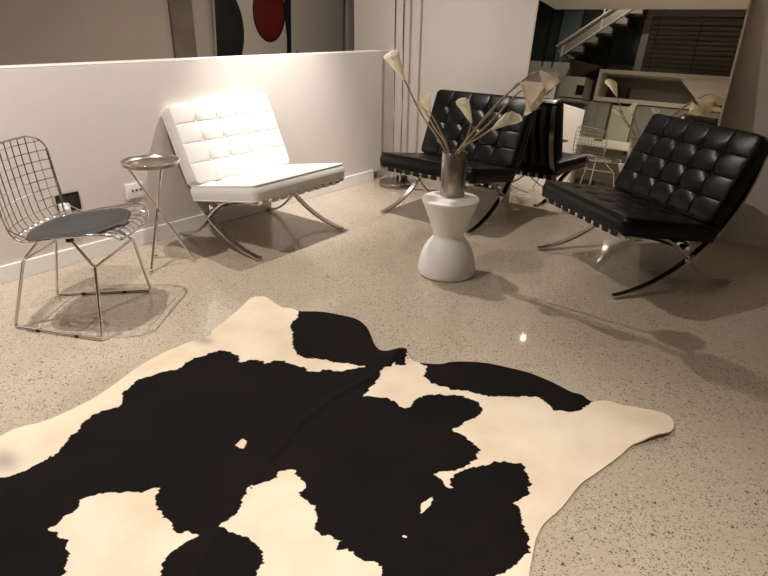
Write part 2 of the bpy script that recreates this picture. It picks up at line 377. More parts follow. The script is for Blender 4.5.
def lounge_chair(loc, rz, label, leather, strap, size, name='lounge_chair'):
    t = thing(name, loc, label, 'chair', rz); t.scale = (size[0], size[0], size[1])
    A = (0.0, .012); Xc = (.443, .178); T_ = (.775, .785)      # circle through foot, crossing, top
    ax, ay = A; bx, by = Xc; cx, cy = T_
    d = 2*(ax*(by-cy)+bx*(cy-ay)+cx*(ay-by))
    ux = ((ax*ax+ay*ay)*(by-cy)+(bx*bx+by*by)*(cy-ay)+(cx*cx+cy*cy)*(ay-by))/d
    uy = ((ax*ax+ay*ay)*(cx-bx)+(bx*bx+by*by)*(ax-cx)+(cx*cx+cy*cy)*(bx-ax))/d
    R_ = math.hypot(ax-ux, ay-uy); a0 = math.atan2(ay-uy, ax-ux); a1 = math.atan2(cy-uy, cx-ux)
    arc = [(ux+R_*math.cos(a0+(a1-a0)*i/40), uy+R_*math.sin(a0+(a1-a0)*i/40)) for i in range(41)]
    S = catmull([(0, -.005, .347), (0, .12, .345), (0, .24, .318), (0, .35, .256), (0, .443, .178), (0, .53, .095), (0, .63, .034), (0, .755, .010)], 8)
    for sx in (-1, 1):
        sec = lambda i: [(-.0175, -.006), (.0175, -.006), (.0175, .006), (-.0175, .006)]
        bm = new(); sweep(bm, [(sx*HW, y, z) for y, z in arc], sec, up=(1, 0, 0)); 
        bmesh.ops.recalc_face_normals(bm, faces=bm.faces); obj('back_frame_bar', bm, 'chrome_sat', t, 30)
        bm = new(); sweep(bm, [(sx*HW, p.y, p.z) for p in S], sec, up=(1, 0, 0))
        bmesh.ops.recalc_face_normals(bm, faces=bm.faces); obj('seat_frame_bar', bm, 'chrome_sat', t, 30)
    def rail(y, z): obj('cross_rail', box(new(), (-HW+.0175, y-.005, z-.015), (HW-.0175, y+.005, z+.015), .001), 'chrome', t)
    rail(.005, .347); rail(.452, .235); rail(.765, .765); rail(.560, .305)
    n = 9
    for k in range(n):                # seat straps wrapped round the front and rear rails
        x = (k-(n-1)/2)*.074; bm = new(); w = .023
        loop = [Vector((x, -.003, .361)), Vector((x, .22, .305)), Vector((x, .462, .252)), Vector((x, .462, .216)), Vector((x, .444, .216)), Vector((x, .22, .295)), Vector((x, .013, .333)), Vector((x, -.003, .331))]
        sweep(bm, loop, lambda i: [(-w, -.002), (w, -.002), (w, .002), (-w, .002)], closed=True, up=(1, 0, 0))
        bmesh.ops.recalc_face_normals(bm, faces=bm.faces); obj('seat_strap', bm, strap, t, 30)
    for k in range(8):                # back straps
        x = (k-3.5)*.082; bm = new(); w = .021
        loop = [Vector((x, .758, .775)), Vector((x, .776, .775)), Vector((x, .745, .60)), Vector((x, .572, .296)), Vector((x, .552, .296)), Vector((x, .725, .60))]
        sweep(bm, loop, lambda i: [(-w, -.002), (w, -.002), (w, .002), (-w, .002)], closed=True, up=(1, 0, 0))
        bmesh.ops.recalc_face_normals(bm, faces=bm.faces); obj('back_strap', bm, strap, t, 30)
    W = .785
    # seat cushion
    y0, z0, y1, z1 = -.022, .366, .575, .268
    yv = Vector((0, y1-y0, z1-z0)); L = yv.length; yv.normalize(); xv = Vector((1, 0, 0)); zv = xv.cross(yv)
    mw = Matrix((( *xv, 0), (*yv, 0), (*zv, 0), (0, 0, 0, 1))).transposed(); mw.translation = (0, y0, z0)
    add_cushion('seat_cushion', t, mw, W, L, .088, 5, 5, leather, .005)
    # back cushion: tufted face looks forward
    fb = Vector((0, .497, .386)); ft = Vector((0, .702, .832)); yv = (ft-fb); L = yv.length; yv.normalize()
    xv = Vector((-1, 0, 0)); zv = xv.cross(yv)
    if zv.y > 0: xv = -xv; zv = xv.cross(yv)
    mw = Matrix(((*xv, 0), (*yv, 0), (*zv, 0), (0, 0, 0, 1))).transposed(); mw.translation = fb - zv*.092
    add_cushion('back_cushion', t, mw, W, L, .092, 5, 4, leather, .008 if leather == 'leather_b' else .009)
    return t
lounge_chair((-2.738, 2.560, 0), math.radians(91.9), 'white tufted leather lounge chair on a chrome X frame, against the half height wall', 'leather_w', 'strap_w', (1.02, 1.02))
lounge_chair((-2.412, 3.425, 0), math.radians(.5), 'black tufted leather lounge chair left of the mirror, behind the white stool', 'leather_b', 'strap_b', (1.015, 1.015))
lounge_chair((-1.218, 3.272, 0), math.radians(-33.5), 'black tufted leather lounge chair standing in front of the mirror, rightmost of the chairs', 'leather_b', 'strap_b', (1.03, 1.0))

# ------------------------------------------------------------------ wire side chair
def wire_chair(loc, rz):
    t = thing('wire_chair', loc, 'chrome wire grid side chair with a charcoal seat pad', 'chair', rz)
    prof = [(.212, .436), (.198, .458), (.15, .464), (.05, .452), (-.07, .434), (-.17, .424), (-.24, .436), (-.278, .478), (-.294, .55), (-.304, .64), (-.312, .73), (-.317, .805), (-.318, .828)]
    sp = catmull([(0, a, b) for a, b in prof], 10)
    acc = [0]
    for a, b in zip(sp, sp[1:]): acc.append(acc[-1]+(b-a).length)
    Lt = acc[-1]
    def at(s):
        s = min(max(s, 0), Lt)
        for i in range(len(acc)-1):
            if acc[i+1] >= s:
                k = (s-acc[i])/max(1e-9, acc[i+1]-acc[i]); return sp[i].lerp(sp[i+1], k)
        return sp[-1]
    def half(s):
        f = s/Lt
        w = .245-.02*f
        w -= .030*math.exp(-((f-.52)/.10)**2)
        if s < .16: w *= (1-((.16-s)/.16)**3.0*.38)
        e = Lt-s
        if e < .085: w -= .085*(1-math.sqrt(max(0, 1-((.085-e)/.085)**2)))
        return w
    def P(x, s):
        p = at(s); w = half(s); c = min(1.0, abs(x)/.24)
        f = s/Lt
        seat = 1/(1+math.exp((f-.52)*26))
        return Vector((x, p.y+(1-seat)*.055*c**2.4, p.z+seat*.030*c**3.2))
    N = 64
    shell = new()
    rim = [P(half(Lt*i/N), Lt*i/N) for i in range(N+1)]
    tip = [P(half(Lt)*(1-2*i/8), Lt) for i in range(1, 8)]
    rim2 = [P(-half(Lt*i/N), Lt*i/N) for i in range(N, -1, -1)]
    front = [P(-half(0)*(1-2*i/8), 0) for i in range(1, 8)]
    loop = rim+tip+rim2+front
    obj('wire_rim', tube(new(), loop, .005, 6, True), 'chrome', t, 60)
    for k in range(-5, 6):
        x = k*.0445; pts = [Lt*i/96 for i in range(97) if half(Lt*i/96) >= abs(x)-.001]
        tube(shell, [P(x, s) for s in pts], .0026, 5)
    s = .05
    while s < Lt-.02:
        w = half(s); tube(shell, [P(w*(i/10-1), s) for i in range(21)], .0026, 5); s += .0445
    obj('wire_grid', shell, 'chrome', t, 60)
    # seat pad
    bm = new(); nu, nv = 18, 26; top = []
    s0, s1 = .05, .475
    for j in range(nv+1):
        row = []
        for i in range(nu+1):
            v = j/nv; u = i/nu*2-1
            ss = s0+(s1-s0)*v
            w = .212*(max(0.02, 1-abs(2*v-1.06)**4.2))**.5 if v < .53 else .208*(max(.02, 1-abs((2*v-1.06)/.96)**5))**.5
            x = u*w; p = P(x, ss)
            e = (1-abs(u)**8)*(1-abs(2*v-1)**10)
            row.append((p, e))
        top.append(row)
    tv = [[bm.verts.new(p+Vector((0, 0, .006+.020*e))) for p, e in row] for row in top]
    bv = [[bm.verts.new(p+Vector((0, 0, .003))) for p, e in row] for row in top]
    for j in range(nv):
        for i in range(nu):
            bm.faces.new((tv[j][i], tv[j][i+1], tv[j+1][i+1], tv[j+1][i])); bm.faces.new((bv[j][i], bv[j+1][i], bv[j+1][i+1], bv[j][i+1]))
    bd = [(0, i) for i in range(nu)]+[(j, nu) for j in range(nv)]+[(nv, i) for i in range(nu, 0, -1)]+[(j, 0) for j in range(nv, 0, -1)]
    for q_ in range(len(bd)):
        (a, b), (c, d) = bd[q_], bd[(q_+1) % len(bd)]
        bm.faces.new((tv[a][b], bv[a][b], bv[c][d], tv[c][d]))
    bmesh.ops.recalc_face_normals(bm, faces=bm.faces)
    obj('seat_pad', bm, 'pad', t, 50)
    # base: two splayed sled runners with uprights
    r = .0072
    rf, rr, bf, br = .114, .347, .272, .181
    jf, jr, bjf, bjr, zj = .098, .262, .195, .135, .325
    for sx in (-1, 1):
        pts = polyline([(sx*bjr, -jr, zj), (sx*br, -rr, r), (sx*bf, rf, r), (sx*bjf, jf, zj)], .022)
        obj('sled_leg', tube(new(), pts, r, 10), 'chrome', t, 60)
        for k in (.28, .72):
            c = Vector((sx*br, -rr, .009)).lerp(Vector((sx*bf, rf, .009)), k)
            bm = new(); box(bm, c-Vector((.009, .012, .009)), c+Vector((.009, .012, .004)), .003); obj('glide', bm, 'rubber', t, 40)
    for y, b_, ym, m_ in ((jf, bjf, jf-.13, .125), (-jr, bjr, -jr+.075, .085)):
        zt = P(m_, .2).z-.006
        zt = .430 if y > 0 else .420
        pts = polyline([(-m_, ym, zt), (-b_, y, zj), (b_, y, zj), (m_, ym, zt)], .02)
        obj('support_bar', tube(new(), pts, r*.95, 10), 'chrome', t, 60)
        for sx in (-1, 1):
            bm = new(); box(bm, (sx*m_-.016, ym-.012, zt-.012), (sx*m_+.016, ym+.012, zt+.006), .004); obj('mount_clip', bm, 'rubber', t, 40)
    return t
# local +y is the facing direction
wire_chair((-2.742, 1.222, 0), math.radians(36.5-90))

# ------------------------------------------------------------------ chrome tripod table
def tripod_table():
    t = thing('side_table', (-3.104, 1.778, 0), 'round chrome tray table on three crossing rods, beside the white chair', 'table')
    prof = [(.001, .590), (.137, .590), (.147, .594), (.153, .604), (.1545, .614), (.1525, .616), (.148, .609), (.140, .598), (.132, .596), (.001, .596)]
    obj('tray', lathe(new(), prof, 64, False), 'steel', t, 40)
    obj('rolled_rim', tube(new(), [(1*.154*math.cos(2*PI*i/64), 1*.154*math.sin(2*PI*i/64), .615) for i in range(64)], .0042, 8, True), 'chrome', t, 60)
    feet = [(.069, -.132), (-.135, .022), (.092, .140)]
    z0 = .012; zt = .590; zh = .322
    for fx, fy in feet:
        f = Vector((fx, fy, z0)); k = (zt-z0)/(zh-z0)
        h = Vector((fx*.06, fy*.06, zh)); top = f+(h-f)*k
        bm = new(); tube(bm, [f, h, top], .0072, 10); leg = obj('rod_leg', bm, 'chrome', t, 60)
        bm = new(); ball(bm, (fx, fy, .0135), .0135, 12); obj('foot_ball', bm, 'chrome', leg, 60)
    bm = new(); ball(bm, (0, 0, zh), .014, 12, 1.2); obj('hub', bm, 'chrome', t, 60)
tripod_table()

# ------------------------------------------------------------------ stool, vase, callas
PX, PY = -1.788, 2.812
t = new()
prof = [(.001, 0), (.150, 0), (.157, .004), (.160, .014), (.159, .035), (.154, .070), (.145, .105), (.131, .140), (.112, .172), (.094, .194), (.083, .206), (.080, .214), (.083, .224), (.095, .260), (.112, .305), (.130, .350), (.146, .388), (.153, .405), (.1535, .411), (.150, .415), (.120, .416), (.001, .416)]
o = obj('stool', lathe(new(), prof, 72, False), 'plastic', None, 50); o.location = (-1.779, 2.785, 0); o.scale = (1.045, 1.045, 1.07); t.free()
tag(o, 'white hourglass plastic stool carrying the steel vase', 'stool')
VX, VY, VZ = -1.800, 2.832, .4452
prof = [(.001, 0), (.067, 0), (.0685, .002), (.0685, .241), (.0675, .2425), (.066, .241), (.065, .02), (.001, .018)]
o = obj('vase', lathe(new(), prof, 64, False), 'steel', None, 40); o.location = (VX, VY, VZ)
tag(o, 'brushed steel cylinder vase standing on the white stool', 'vase')

def calla(pts, L, R, label, petal='petal', twist=0.0, droop=0.0, flare=1.0, seed=0):
    """pts: stem points ending at the base of the bloom, last point is the bloom tip direction"""
    rnd = random.Random(seed)
    base = Vector(pts[0]); t = thing('calla_lily', base, label, 'flower')
    P = [Vector(p)-base for p in pts]
    stem = catmull(P[:-1], 8)
    n = len(stem)
    obj('stem', tube(new(), stem, lambda i: .0062-.0020*i/n, 8), 'stem', t, 60)
    b0 = P[-2]; ax = (P[-1]-P[-2]); L = ax.length if L is None else L; ax.normalize()
    ref = Vector((math.cos(twist), math.sin(twist), .35)); s1 = (ref-ax*ref.dot(ax)).normalized(); s2 = ax.cross(s1)
    bm = new(); na, nl = 28, 16; g = []
    for j in range(nl+1):
        v = j/nl; row = []
        for i in range(na+1):
            a = (i/na-.5)*2*PI*.985           # overlap seam at the back
            r = .0065+(R-.0065)*(math.sin(v*PI/2)**1.25)
            front = (1+math.cos(a))/2        # 1 at the pointed lip
            ext = L*(.70+.30*front**1.2)
            fl = flare*R*.55*max(0, v-.66)**1.5*(.5+front)*2.4
            rr = (r+fl)*(1+(.05*math.sin(3*a+seed+v*4)+.07*math.sin(7*a+seed*2)*v*v)*v)*(1+.12*(i/na-.5)*v)
            p = b0+ax*(ext*v)+s1*(rr*math.cos(a))+s2*(rr*math.sin(a))
            p += s1*(.32*R*v**3*front*flare)
            p.z -= droop*v*v
            p += Vector((rnd.uniform(-1, 1), rnd.uniform(-1, 1), rnd.uniform(-1, 1)))*.0012*v
            row.append(bm.verts.new(p))
        g.append(row)
    for j in range(nl):
        for i in range(na): bm.faces.new((g[j][i], g[j][i+1], g[j+1][i+1], g[j+1][i]))
    bmesh.ops.solidify(bm, geom=bm.faces[:], thickness=.0012)
    obj('spathe', bm, petal, t, 80)
    bm = new(); tube(bm, [b0+ax*(L*k) for k in (.08, .2, .35, .5, .58)], lambda i: (.004, .0048, .0048, .0042, .002)[i], 8); obj('spadix', bm, 'spadix', t, 60)
    return t
def stem_from(x, y): return (VX+x, VY+y, VZ+.022)
def off(y, *pts): return [(x, y+.012*k*(1 if y > 2.81 else -1), z) for k, (x, z) in enumerate(pts)]
calla([stem_from(.03, -.02)]+off(2.80, (-1.846, .695), (-2.002, .871), (-2.118, 1.045), (-2.222, 1.198)), None, .036, 'tallest calla lily, its lone cream bloom highest on the left of the vase', 'petal', 2.6, 0, .8, 1)
calla([stem_from(.02, .02)]+off(2.82, (-1.838, .697), (-1.944, .802), (-2.002, .862), (-2.084, .940)), None, .030, 'calla lily with a thin faded bloom directly below the tallest one', 'petal_green', 3.0, 0, .7, 2)
calla([stem_from(.0, -.03)]+off(2.79, (-1.818, .699), (-1.882, .818), (-1.932, .893), (-1.972, .985)), None, .030, 'calla lily with a bright cream pointed bloom at the low left of the bunch', 'petal', .2, 0, 1.1, 3)
calla([stem_from(-.02, .0)]+off(2.81, (-1.760, .696), (-1.710, .777), (-1.680, .860), (-1.748, .985)), None, .027, 'short calla lily with a narrow upright bloom in the middle of the bunch', 'petal', 2.6, 0, .9, 4)
calla([stem_from(-.03, -.02)]+off(2.79, (-1.766, .69), (-1.626, .793), (-1.545, .848), (-1.417, .930)), None, .027, 'calla lily with a pale bloom lowest on the right of the vase', 'petal', .3, 0, 1.0, 5)
calla([stem_from(-.02, .02)]+off(2.82, (-1.748, .698), (-1.587, .878), (-1.470, 1.015), (-1.425, 1.045), (-1.362, .950)), None, .044, 'calla lily with a greenish cream bloom hanging under the wilted pair', 'petal_green', -2.0, .0, 1.0, 6)
calla([stem_from(-.04, .01)]+off(2.81, (-1.754, .703), (-1.579, .924), (-1.465, 1.045), (-1.425, 1.082), (-1.275, 1.035)), None, .056, 'calla lily with the widest wilted tan bloom on the right side', 'petal_old', -.8, .03, 1.0, 7)
calla([stem_from(-.03, -.01)]+off(2.79, (-1.742, .704), (-1.564, .94), (-1.39, 1.100), (-1.315, 1.138), (-1.222, 1.075)), None, .036, 'calla lily with a drooping tan bloom, farthest out on the right', 'petal_old', -1.2, .02, 1.0, 8)

# ------------------------------------------------------------------ floor lamp behind the black chair
def floor_lamp():
    t = thing('floor_lamp', (-3.24, 4.18, 0), 'chrome floor lamp with a round base and two thin poles', 'lamp')
    obj('base', lathe(new(), [(.001, 0), (.158, 0), (.160, .003), (.160, .028), (.155, .036), (.10, .040), (.001, .041)], 56, False), 'steel', t, 40)
    for x in (-.03, .054):
        obj('pole', tube(new(), [(x, -.03, .028), (x, -.03, 2.12)], .0085, 12), 'chrome', t, 60)
    bm = new(); box(bm, (-.01, .0, .03), (.07, .06, .085), .006); obj('transformer_box', bm, 'black', t)
    bm = new(); box(bm, (-.06, -.06, 2.10), (.084, 0, 2.14), .006); obj('lamp_head', bm, 'chrome', t)
    bm = new(); tube(bm, catmull([(.06, .03, .05), (.12, .02, .04), (.19, -.02, .006), (.30, .02, .006), (.42, .10, .006), (.50, .20, .006), (.56, .29, .03)], 8), .0035, 6); obj('cord', bm, 'black', t, 60)
floor_lamp()

# ------------------------------------------------------------------ leaning mirror
def mirror():
    yaw, lean = math.radians(-.714), math.radians(5.971)
    n = Vector((math.sin(yaw)*math.cos(lean), -math.cos(yaw)*math.cos(lean), math.sin(lean)))
    u = Vector((math.cos(yaw), math.sin(yaw), 0)); v = n.cross(u)
    if v.z < 0: v = -v
    t = thing('leaning_mirror', (-1.5, 4.319, 0), 'tall wide mirror leaning on the white wall between the black chairs', 'mirror')
    x0, x1, H = -.725, .668, 1.66
    mw = Matrix(((*u, 0), (*v, 0), (*n, 0), (0, 0, 0, 1))).transposed()
    # local: x along u, y up the glass, z out of the glass
    bm = new(); box(bm, (x0+.012, .010, -.006), (x1-.012, H-.01, .0))
    o = obj('glass', bm, 'mirror', t, 0); o.matrix_local = mw
    bm = new(); box(bm, (x0, .0, -.024), (x1, H, -.0062)); o = obj('backing_board', bm, 'frame', t, 0); o.matrix_local = mw
    bm = new()
    for a, b in (((x0, 0), (x0+.012, H)), ((x1-.012, 0), (x1, H)), ((x0+.012, 0), (x1-.012, .01)), ((x0+.012, H-.01), (x1-.012, H))):
        box(bm, (a[0], a[1], -.0062), (b[0], b[1], .002))
    o = obj('frame', bm, 'frame', t, 0); o.matrix_local = mw
mirror()
# ------------------------------------------------------------------ cowhide rug
def inside(px, py, poly):
    poly = np.array(poly); r = np.zeros(px.shape, bool)
    x1, y1 = poly[-1]
    for x2, y2 in poly:
        c = ((y1 > py) != (y2 > py))
        with np.errstate(divide='ignore', invalid='ignore'):
            xi = (x2-x1)*(py-y1)/(y2-y1+1e-12)+x1
        r ^= c & (px < xi); x1, y1 = x2, y2
    return r
def smooth_poly(P, n=5): return [(p.x, p.y) for p in catmull([(a, b, 0) for a, b in P], n, True)]
def vnoise(x, y, s, seed):
    rs = np.random.RandomState(seed); T = rs.rand(256, 256)
    X, Y = x*s+1000, y*s+1000; ix, iy = np.floor(X).astype(int), np.floor(Y).astype(int); fx, fy = X-ix, Y-iy
    fx = fx*fx*(3-2*fx); fy = fy*fy*(3-2*fy); g = lambda a, b: T[a % 256, b % 256]
    return (g(ix, iy)*(1-fx)+g(ix+1, iy)*fx)*(1-fy)+(g(ix, iy+1)*(1-fx)+g(ix+1, iy+1)*fx)*fy-.5
def rug():
    out = smooth_poly(RUG_OUTLINE, 4); po = np.array(out)
    st = .0065
    xs = np.arange(po[:, 0].min()-st, po[:, 0].max()+2*st, st); ys = np.arange(po[:, 1].min()-st, po[:, 1].max()+2*st, st)
    X, Y = np.meshgrid(xs, ys, indexing='ij')
    ins = inside(X, Y, out)
    cell = ins[:-1, :-1] & ins[1:, :-1] & ins[:-1, 1:] & ins[1:, 1:]
    used = np.zeros_like(ins); used[:-1, :-1] |= cell; used[1:, :-1] |= cell; used[:-1, 1:] |= cell; used[1:, 1:] |= cell
    cnt = np.zeros(ins.shape, int); cnt[:-1, :-1] += cell; cnt[1:, :-1] += cell; cnt[:-1, 1:] += cell; cnt[1:, 1:] += cell
    border = used & (cnt < 4)
    # snap border vertices on the outline
    bx, by = X[border], Y[border]
    A = po; B = np.roll(po, -1, 0); best = np.full(bx.shape, 1e9); sx = bx.copy(); sy = by.copy()
    for (ax, ay), (cx, cy) in zip(A, B):
        dx, dy = cx-ax, cy-ay; l2 = dx*dx+dy*dy+1e-12
        tt = np.clip(((bx-ax)*dx+(by-ay)*dy)/l2, 0, 1); qx, qy = ax+tt*dx, ay+tt*dy
        d = (qx-bx)**2+(qy-by)**2; k = d < best; best[k] = d[k]; sx[k] = qx[k]; sy[k] = qy[k]
    X[border] = sx; Y[border] = sy
    # pigment with furry borders
    jx = X+.014*vnoise(X, Y, 45, 1)+.011*vnoise(X, Y, 110, 2); jy = Y+.014*vnoise(X, Y, 45, 3)+.011*vnoise(X, Y, 110, 4)
    f = np.zeros(X.shape)
    sub = ((0, 0), (.35, .2), (-.35, .25), (.2, -.35), (-.2, -.3))
    for ox, oy in sub:
        a, b = jx+ox*st, jy+oy*st
        m = inside(a, b, RUG_M) | inside(a, b, RUG_U) | inside(a, b, RUG_R)
        a, b = X+ox*st, Y+oy*st
        m &= ~(inside(a, b, RUG_W1) | inside(a, b, RUG_W2) | inside(a, b, RUG_W3))
        f += m
    f /= len(sub)
    grey = np.zeros(X.shape)
    for (gx, gy), rr in zip(RUG_GREY, (.055, .07)): grey += np.exp(-(((X-gx)/rr)**2+((Y-gy)/(rr*.6))**2))*.8
    Z = .0075+.004*vnoise(X, Y, 3.0, 7)+.0022*vnoise(X, Y, 9, 8)
    for (ax, ay), (cx, cy) in zip(RUG_SPINE, RUG_SPINE[1:]):      # fold along the back line
        dx, dy = cx-ax, cy-ay; tt = np.clip(((X-ax)*dx+(Y-ay)*dy)/(dx*dx+dy*dy), 0, 1)
        Z = np.maximum(Z, Z*0+.0075+.007*np.exp(-np.hypot(X-ax-tt*dx, Y-ay-tt*dy)**2/.016**2))
    for (gx, gy), hh, rr in zip(RUG_CURL, (.020, .030), (.075, .06)): Z += hh*np.exp(-((X-gx)**2+(Y-gy)**2)/rr**2)
    idx = -np.ones(X.shape, int); idx[used] = np.arange(used.sum()); n = used.sum()
    V = np.stack([X[used], Y[used], Z[used]], 1)
    ci, cj = np.nonzero(cell)
    F = np.stack([idx[ci, cj], idx[ci+1, cj], idx[ci+1, cj+1], idx[ci, cj+1]], 1)
    # underside + skirt
    Zb = np.maximum(.0008, V[:, 2]-.006); V2 = V.copy(); V2[:, 2] = Zb
    F2 = F[:, ::-1]+n
    e = {}
    for fc in F:
        for k in range(4):
            a, b = int(fc[k]), int(fc[(k+1) % 4])
            if (b, a) in e: del e[(b, a)]
            else: e[(a, b)] = 1
    S = [(a, a+n, b+n, b) for a, b in e]
    me = bpy.data.meshes.new('cowhide_rug')
    me.from_pydata(np.concatenate([V, V2]).tolist(), [], F.tolist()+F2.tolist()+S)
    ca = me.color_attributes.new('pigment', 'FLOAT_COLOR', 'POINT')
    col = np.zeros((2*n, 4), np.float32); col[:, 3] = 1
    col[:n, 0] = f[used]; col[n:, 0] = f[used]; col[:n, 1] = grey[used]
    ca.data.foreach_set('color', col.ravel())
    me.materials.append(M['hide']); me.polygons.foreach_set('use_smooth', [True]*len(me.polygons)); me.set_sharp_from_angle(angle=math.radians(50))
    o = bpy.data.objects.new('cowhide_rug', me); C.objects.link(o)
    tag(o, 'black and cream patched cowhide rug lying on the concrete floor', 'rug')
rug()

# ------------------------------------------------------------------ picture in the stairwell
def picture():
    t = thing('abstract_painting', (-4.985, 3.63, .03), 'large painting of a black half round and a dark red oval beyond the half wall', 'painting')
    t.rotation_euler = (math.radians(-3.0), 0, 0)
    # local: y to the right, z up, x out of the wall
    obj('canvas', box(new(), (0, -.04, 0), (.03, 1.655, 2.3)), 'art_cream', t)
    def flat(name, pts, m, x=.031):
        bm = new(); a = [bm.verts.new((x, y, z+.55)) for y, z in pts]; f = bm.faces.new(a)
        bmesh.ops.extrude_face_region(bm, geom=[f]); 
        for v in a: v.co.x -= .002
        bmesh.ops.recalc_face_normals(bm, faces=bm.faces)
        return obj(name, bm, m, t, 0)
    D = [(-.035, .2), (.03, .22)]+[(.285*math.cos(k), .64+.40*math.sin(k)) for k in [(-1.2+2.75*i/24) for i in range(25)]]+[(-.035, 1.045)]
    flat('black_half_round', D, 'art_black')
    def ell(a, b, n=48): return [(.60+a*math.cos(2*PI*i/n), .845+b*math.sin(2*PI*i/n)) for i in range(n)]
    flat('oval_outline', ell(.205, .275), 'art_black', .0315)
    flat('red_oval', ell(.185, .252), 'art_red', .033)
    K = [(.825, 0), (.885, 0), (.885, 1.6), (.80, 1.6), (.80, 1.25), (.79, 1.05), (.80, .8), (.825, .62)]
    flat('black_stripe', K, 'art_black')
    bm = new()
    for pts in ([(.955, .50), (.96, .455), (.965, .50), (.975, .46), (.985, .51)], [(.975, .445), (.985, .43), (.98, .42)]):
        tube(bm, [(.031, y, z+.55) for y, z in pts], .003, 5)
    obj('signature', bm, 'art_black', t, 0)
picture()

# ------------------------------------------------------------------ the far side of the room, seen in the mirror
def desk():
    t = thing('long_desk', (-3.3, -1.2, 0), 'long white wall desk with a drawer, seen in the mirror behind the wire chair', 'desk')
    bm = new(); box(bm, (-.95, -.62, .655), (1.35, 0, .785), .004); obj('desk_top', bm, 'deskm', t)
    bm = new(); box(bm, (-.50, -.001, .748), (-.36, .004, .775), .002); obj('drawer_pull', bm, 'slot', t)
    for x in (-.94, .22, 1.31):
        bm = new(); box(bm, (x, -.58, 0), (x+.035, -.03, .655), .002); obj('side_panel', bm, 'deskm', t)
    bm = new(); box(bm, (-.90, -.60, .10), (1.31, -.57, .60)); obj('back_panel', bm, 'cabinet', t)
desk()
def cupboards():
    t = thing('tall_cabinet', (-3.95, -1.92, 0), 'grey flat front cabinet above the long desk, seen in the mirror', 'cabinet')
    obj('body', box(new(), (-.45, -.5, 0), (.01, -.02, 1.42)), 'cabinet', t)
    obj('door', box(new(), (-.45, -.02, .02), (-.20, 0, 1.41), .003), 'cabinet', t)
    obj('door', box(new(), (-.195, -.02, .02), (.01, 0, 1.41), .003), 'cabinet', t)
    t = thing('pale_cabinet', (-3.70, -1.90, 0), 'pale greenish white cabinet beside the grey one, seen in the mirror', 'cabinet')
    obj('body', box(new(), (-.20, -.5, 0), (.19, -.02, 1.385)), 'cabinet', t)
    obj('door', box(new(), (-.18, -.02, .02), (.19, 0, 1.38), .003), 'cab_pale', t)
    t = thing('low_cabinet', (-2.4, -1.92, 0), 'wide grey low cabinet right of the pale one, seen in the mirror', 'cabinet')
    obj('body', box(new(), (-1.10, -.5, 0), (1.6, -.02, 1.42)), 'cabinet', t)
    for k in range(4): obj('door', box(new(), (-1.095+k*.67, -.02, .02), (-.43+k*.67, 0, 1.41), .003), 'cabinet', t)
cupboards()
def niche():
    t = thing('open_wall_shelf', (-4.25, -1.9, 1.43), 'long white open wall shelf box under the blinds, seen in the mirror', 'shelf')
    L = 3.6
    obj('bottom_board', box(new(), (0, -.55, 0), (L, 0, .07), .003), 'niche', t)
    obj('top_board', box(new(), (0, -.55, .46), (L, 0, .52), .003), 'niche', t)
    obj('side_board', box(new(), (0, -.55, .07), (.06, 0, .46), .003), 'niche', t)
    obj('side_board', box(new(), (L-.06, -.55, .07), (L, 0, .46), .003), 'niche', t)
    obj('back_board', box(new(), (.06, -.57, .07), (L-.06, -.55, .46)), 'cabinet', t)
    bm = new(); vs = [(1.30, .46), (2.55, .46), (2.55, .10), (1.65, .13)]
    a = [bm.verts.new((x, -.30, z)) for x, z in vs]; b = [bm.verts.new((x, -.10, z)) for x, z in vs]
    bm.faces.new(a[::-1]); bm.faces.new(b)
    for i in range(4): bm.faces.new((a[i], a[(i+1) % 4], b[(i+1) % 4], b[i]))
    bmesh.ops.recalc_face_normals(bm, faces=bm.faces); obj('slanted_panel', bm, 'deskm', t)
    o = obj('storage_box', box(new(), (-.17, -.10, 0), (.17, .10, .195), .006), 'black'); o.location = (-3.89, -2.03, 1.501)
    tag(o, 'black box standing on the white wall shelf, seen in the mirror', 'box')
niche()
def blinds():
    t = thing('window_blind', (-3.66, -2.2, 1.99), 'grey horizontal slat blind over the wide window, seen in the mirror', 'blind')
    W = 2.4; n = 11; H = .80
    obj('head_rail', box(new(), (0, -.03, H), (W, .03, H+.05), .003), 'slat', t)
    for k in range(n):
        bm = new(); obox(bm, (W/2, 0, .035+H*k/n), (W/2, .036, .002), Matrix.Rotation(math.radians(52), 3, 'X')); obj('slat', bm, 'slat', t)
    for x in (.12, .78, 1.6, 2.28):
        bm = new(); box(bm, (x-.004, .034, 0), (x+.004, .038, H)); obj('cord', bm, 'dark', t)
    f = box(new(), (-3.80, -2.30, 1.96), (-3.68, -2.22, 2.95)); struct('trim_4', f, 'cabinet', label='grey window jamb left of the blind')
    struct('window_1', box(new(), (-3.66, -2.34, 1.96), (-1.2, -2.32, 2.95)), 'glass_dark')
    struct('trim_5', box(new(), (-3.80, -2.30, 2.86), (-1.2, -2.18, 2.95)), 'cabinet')
    struct('trim_6', box(new(), (-3.90, -2.1, 2.98), (-1.2, -1.9, 3.10)), 'wood', label='brown timber beam above the blind')
blinds()
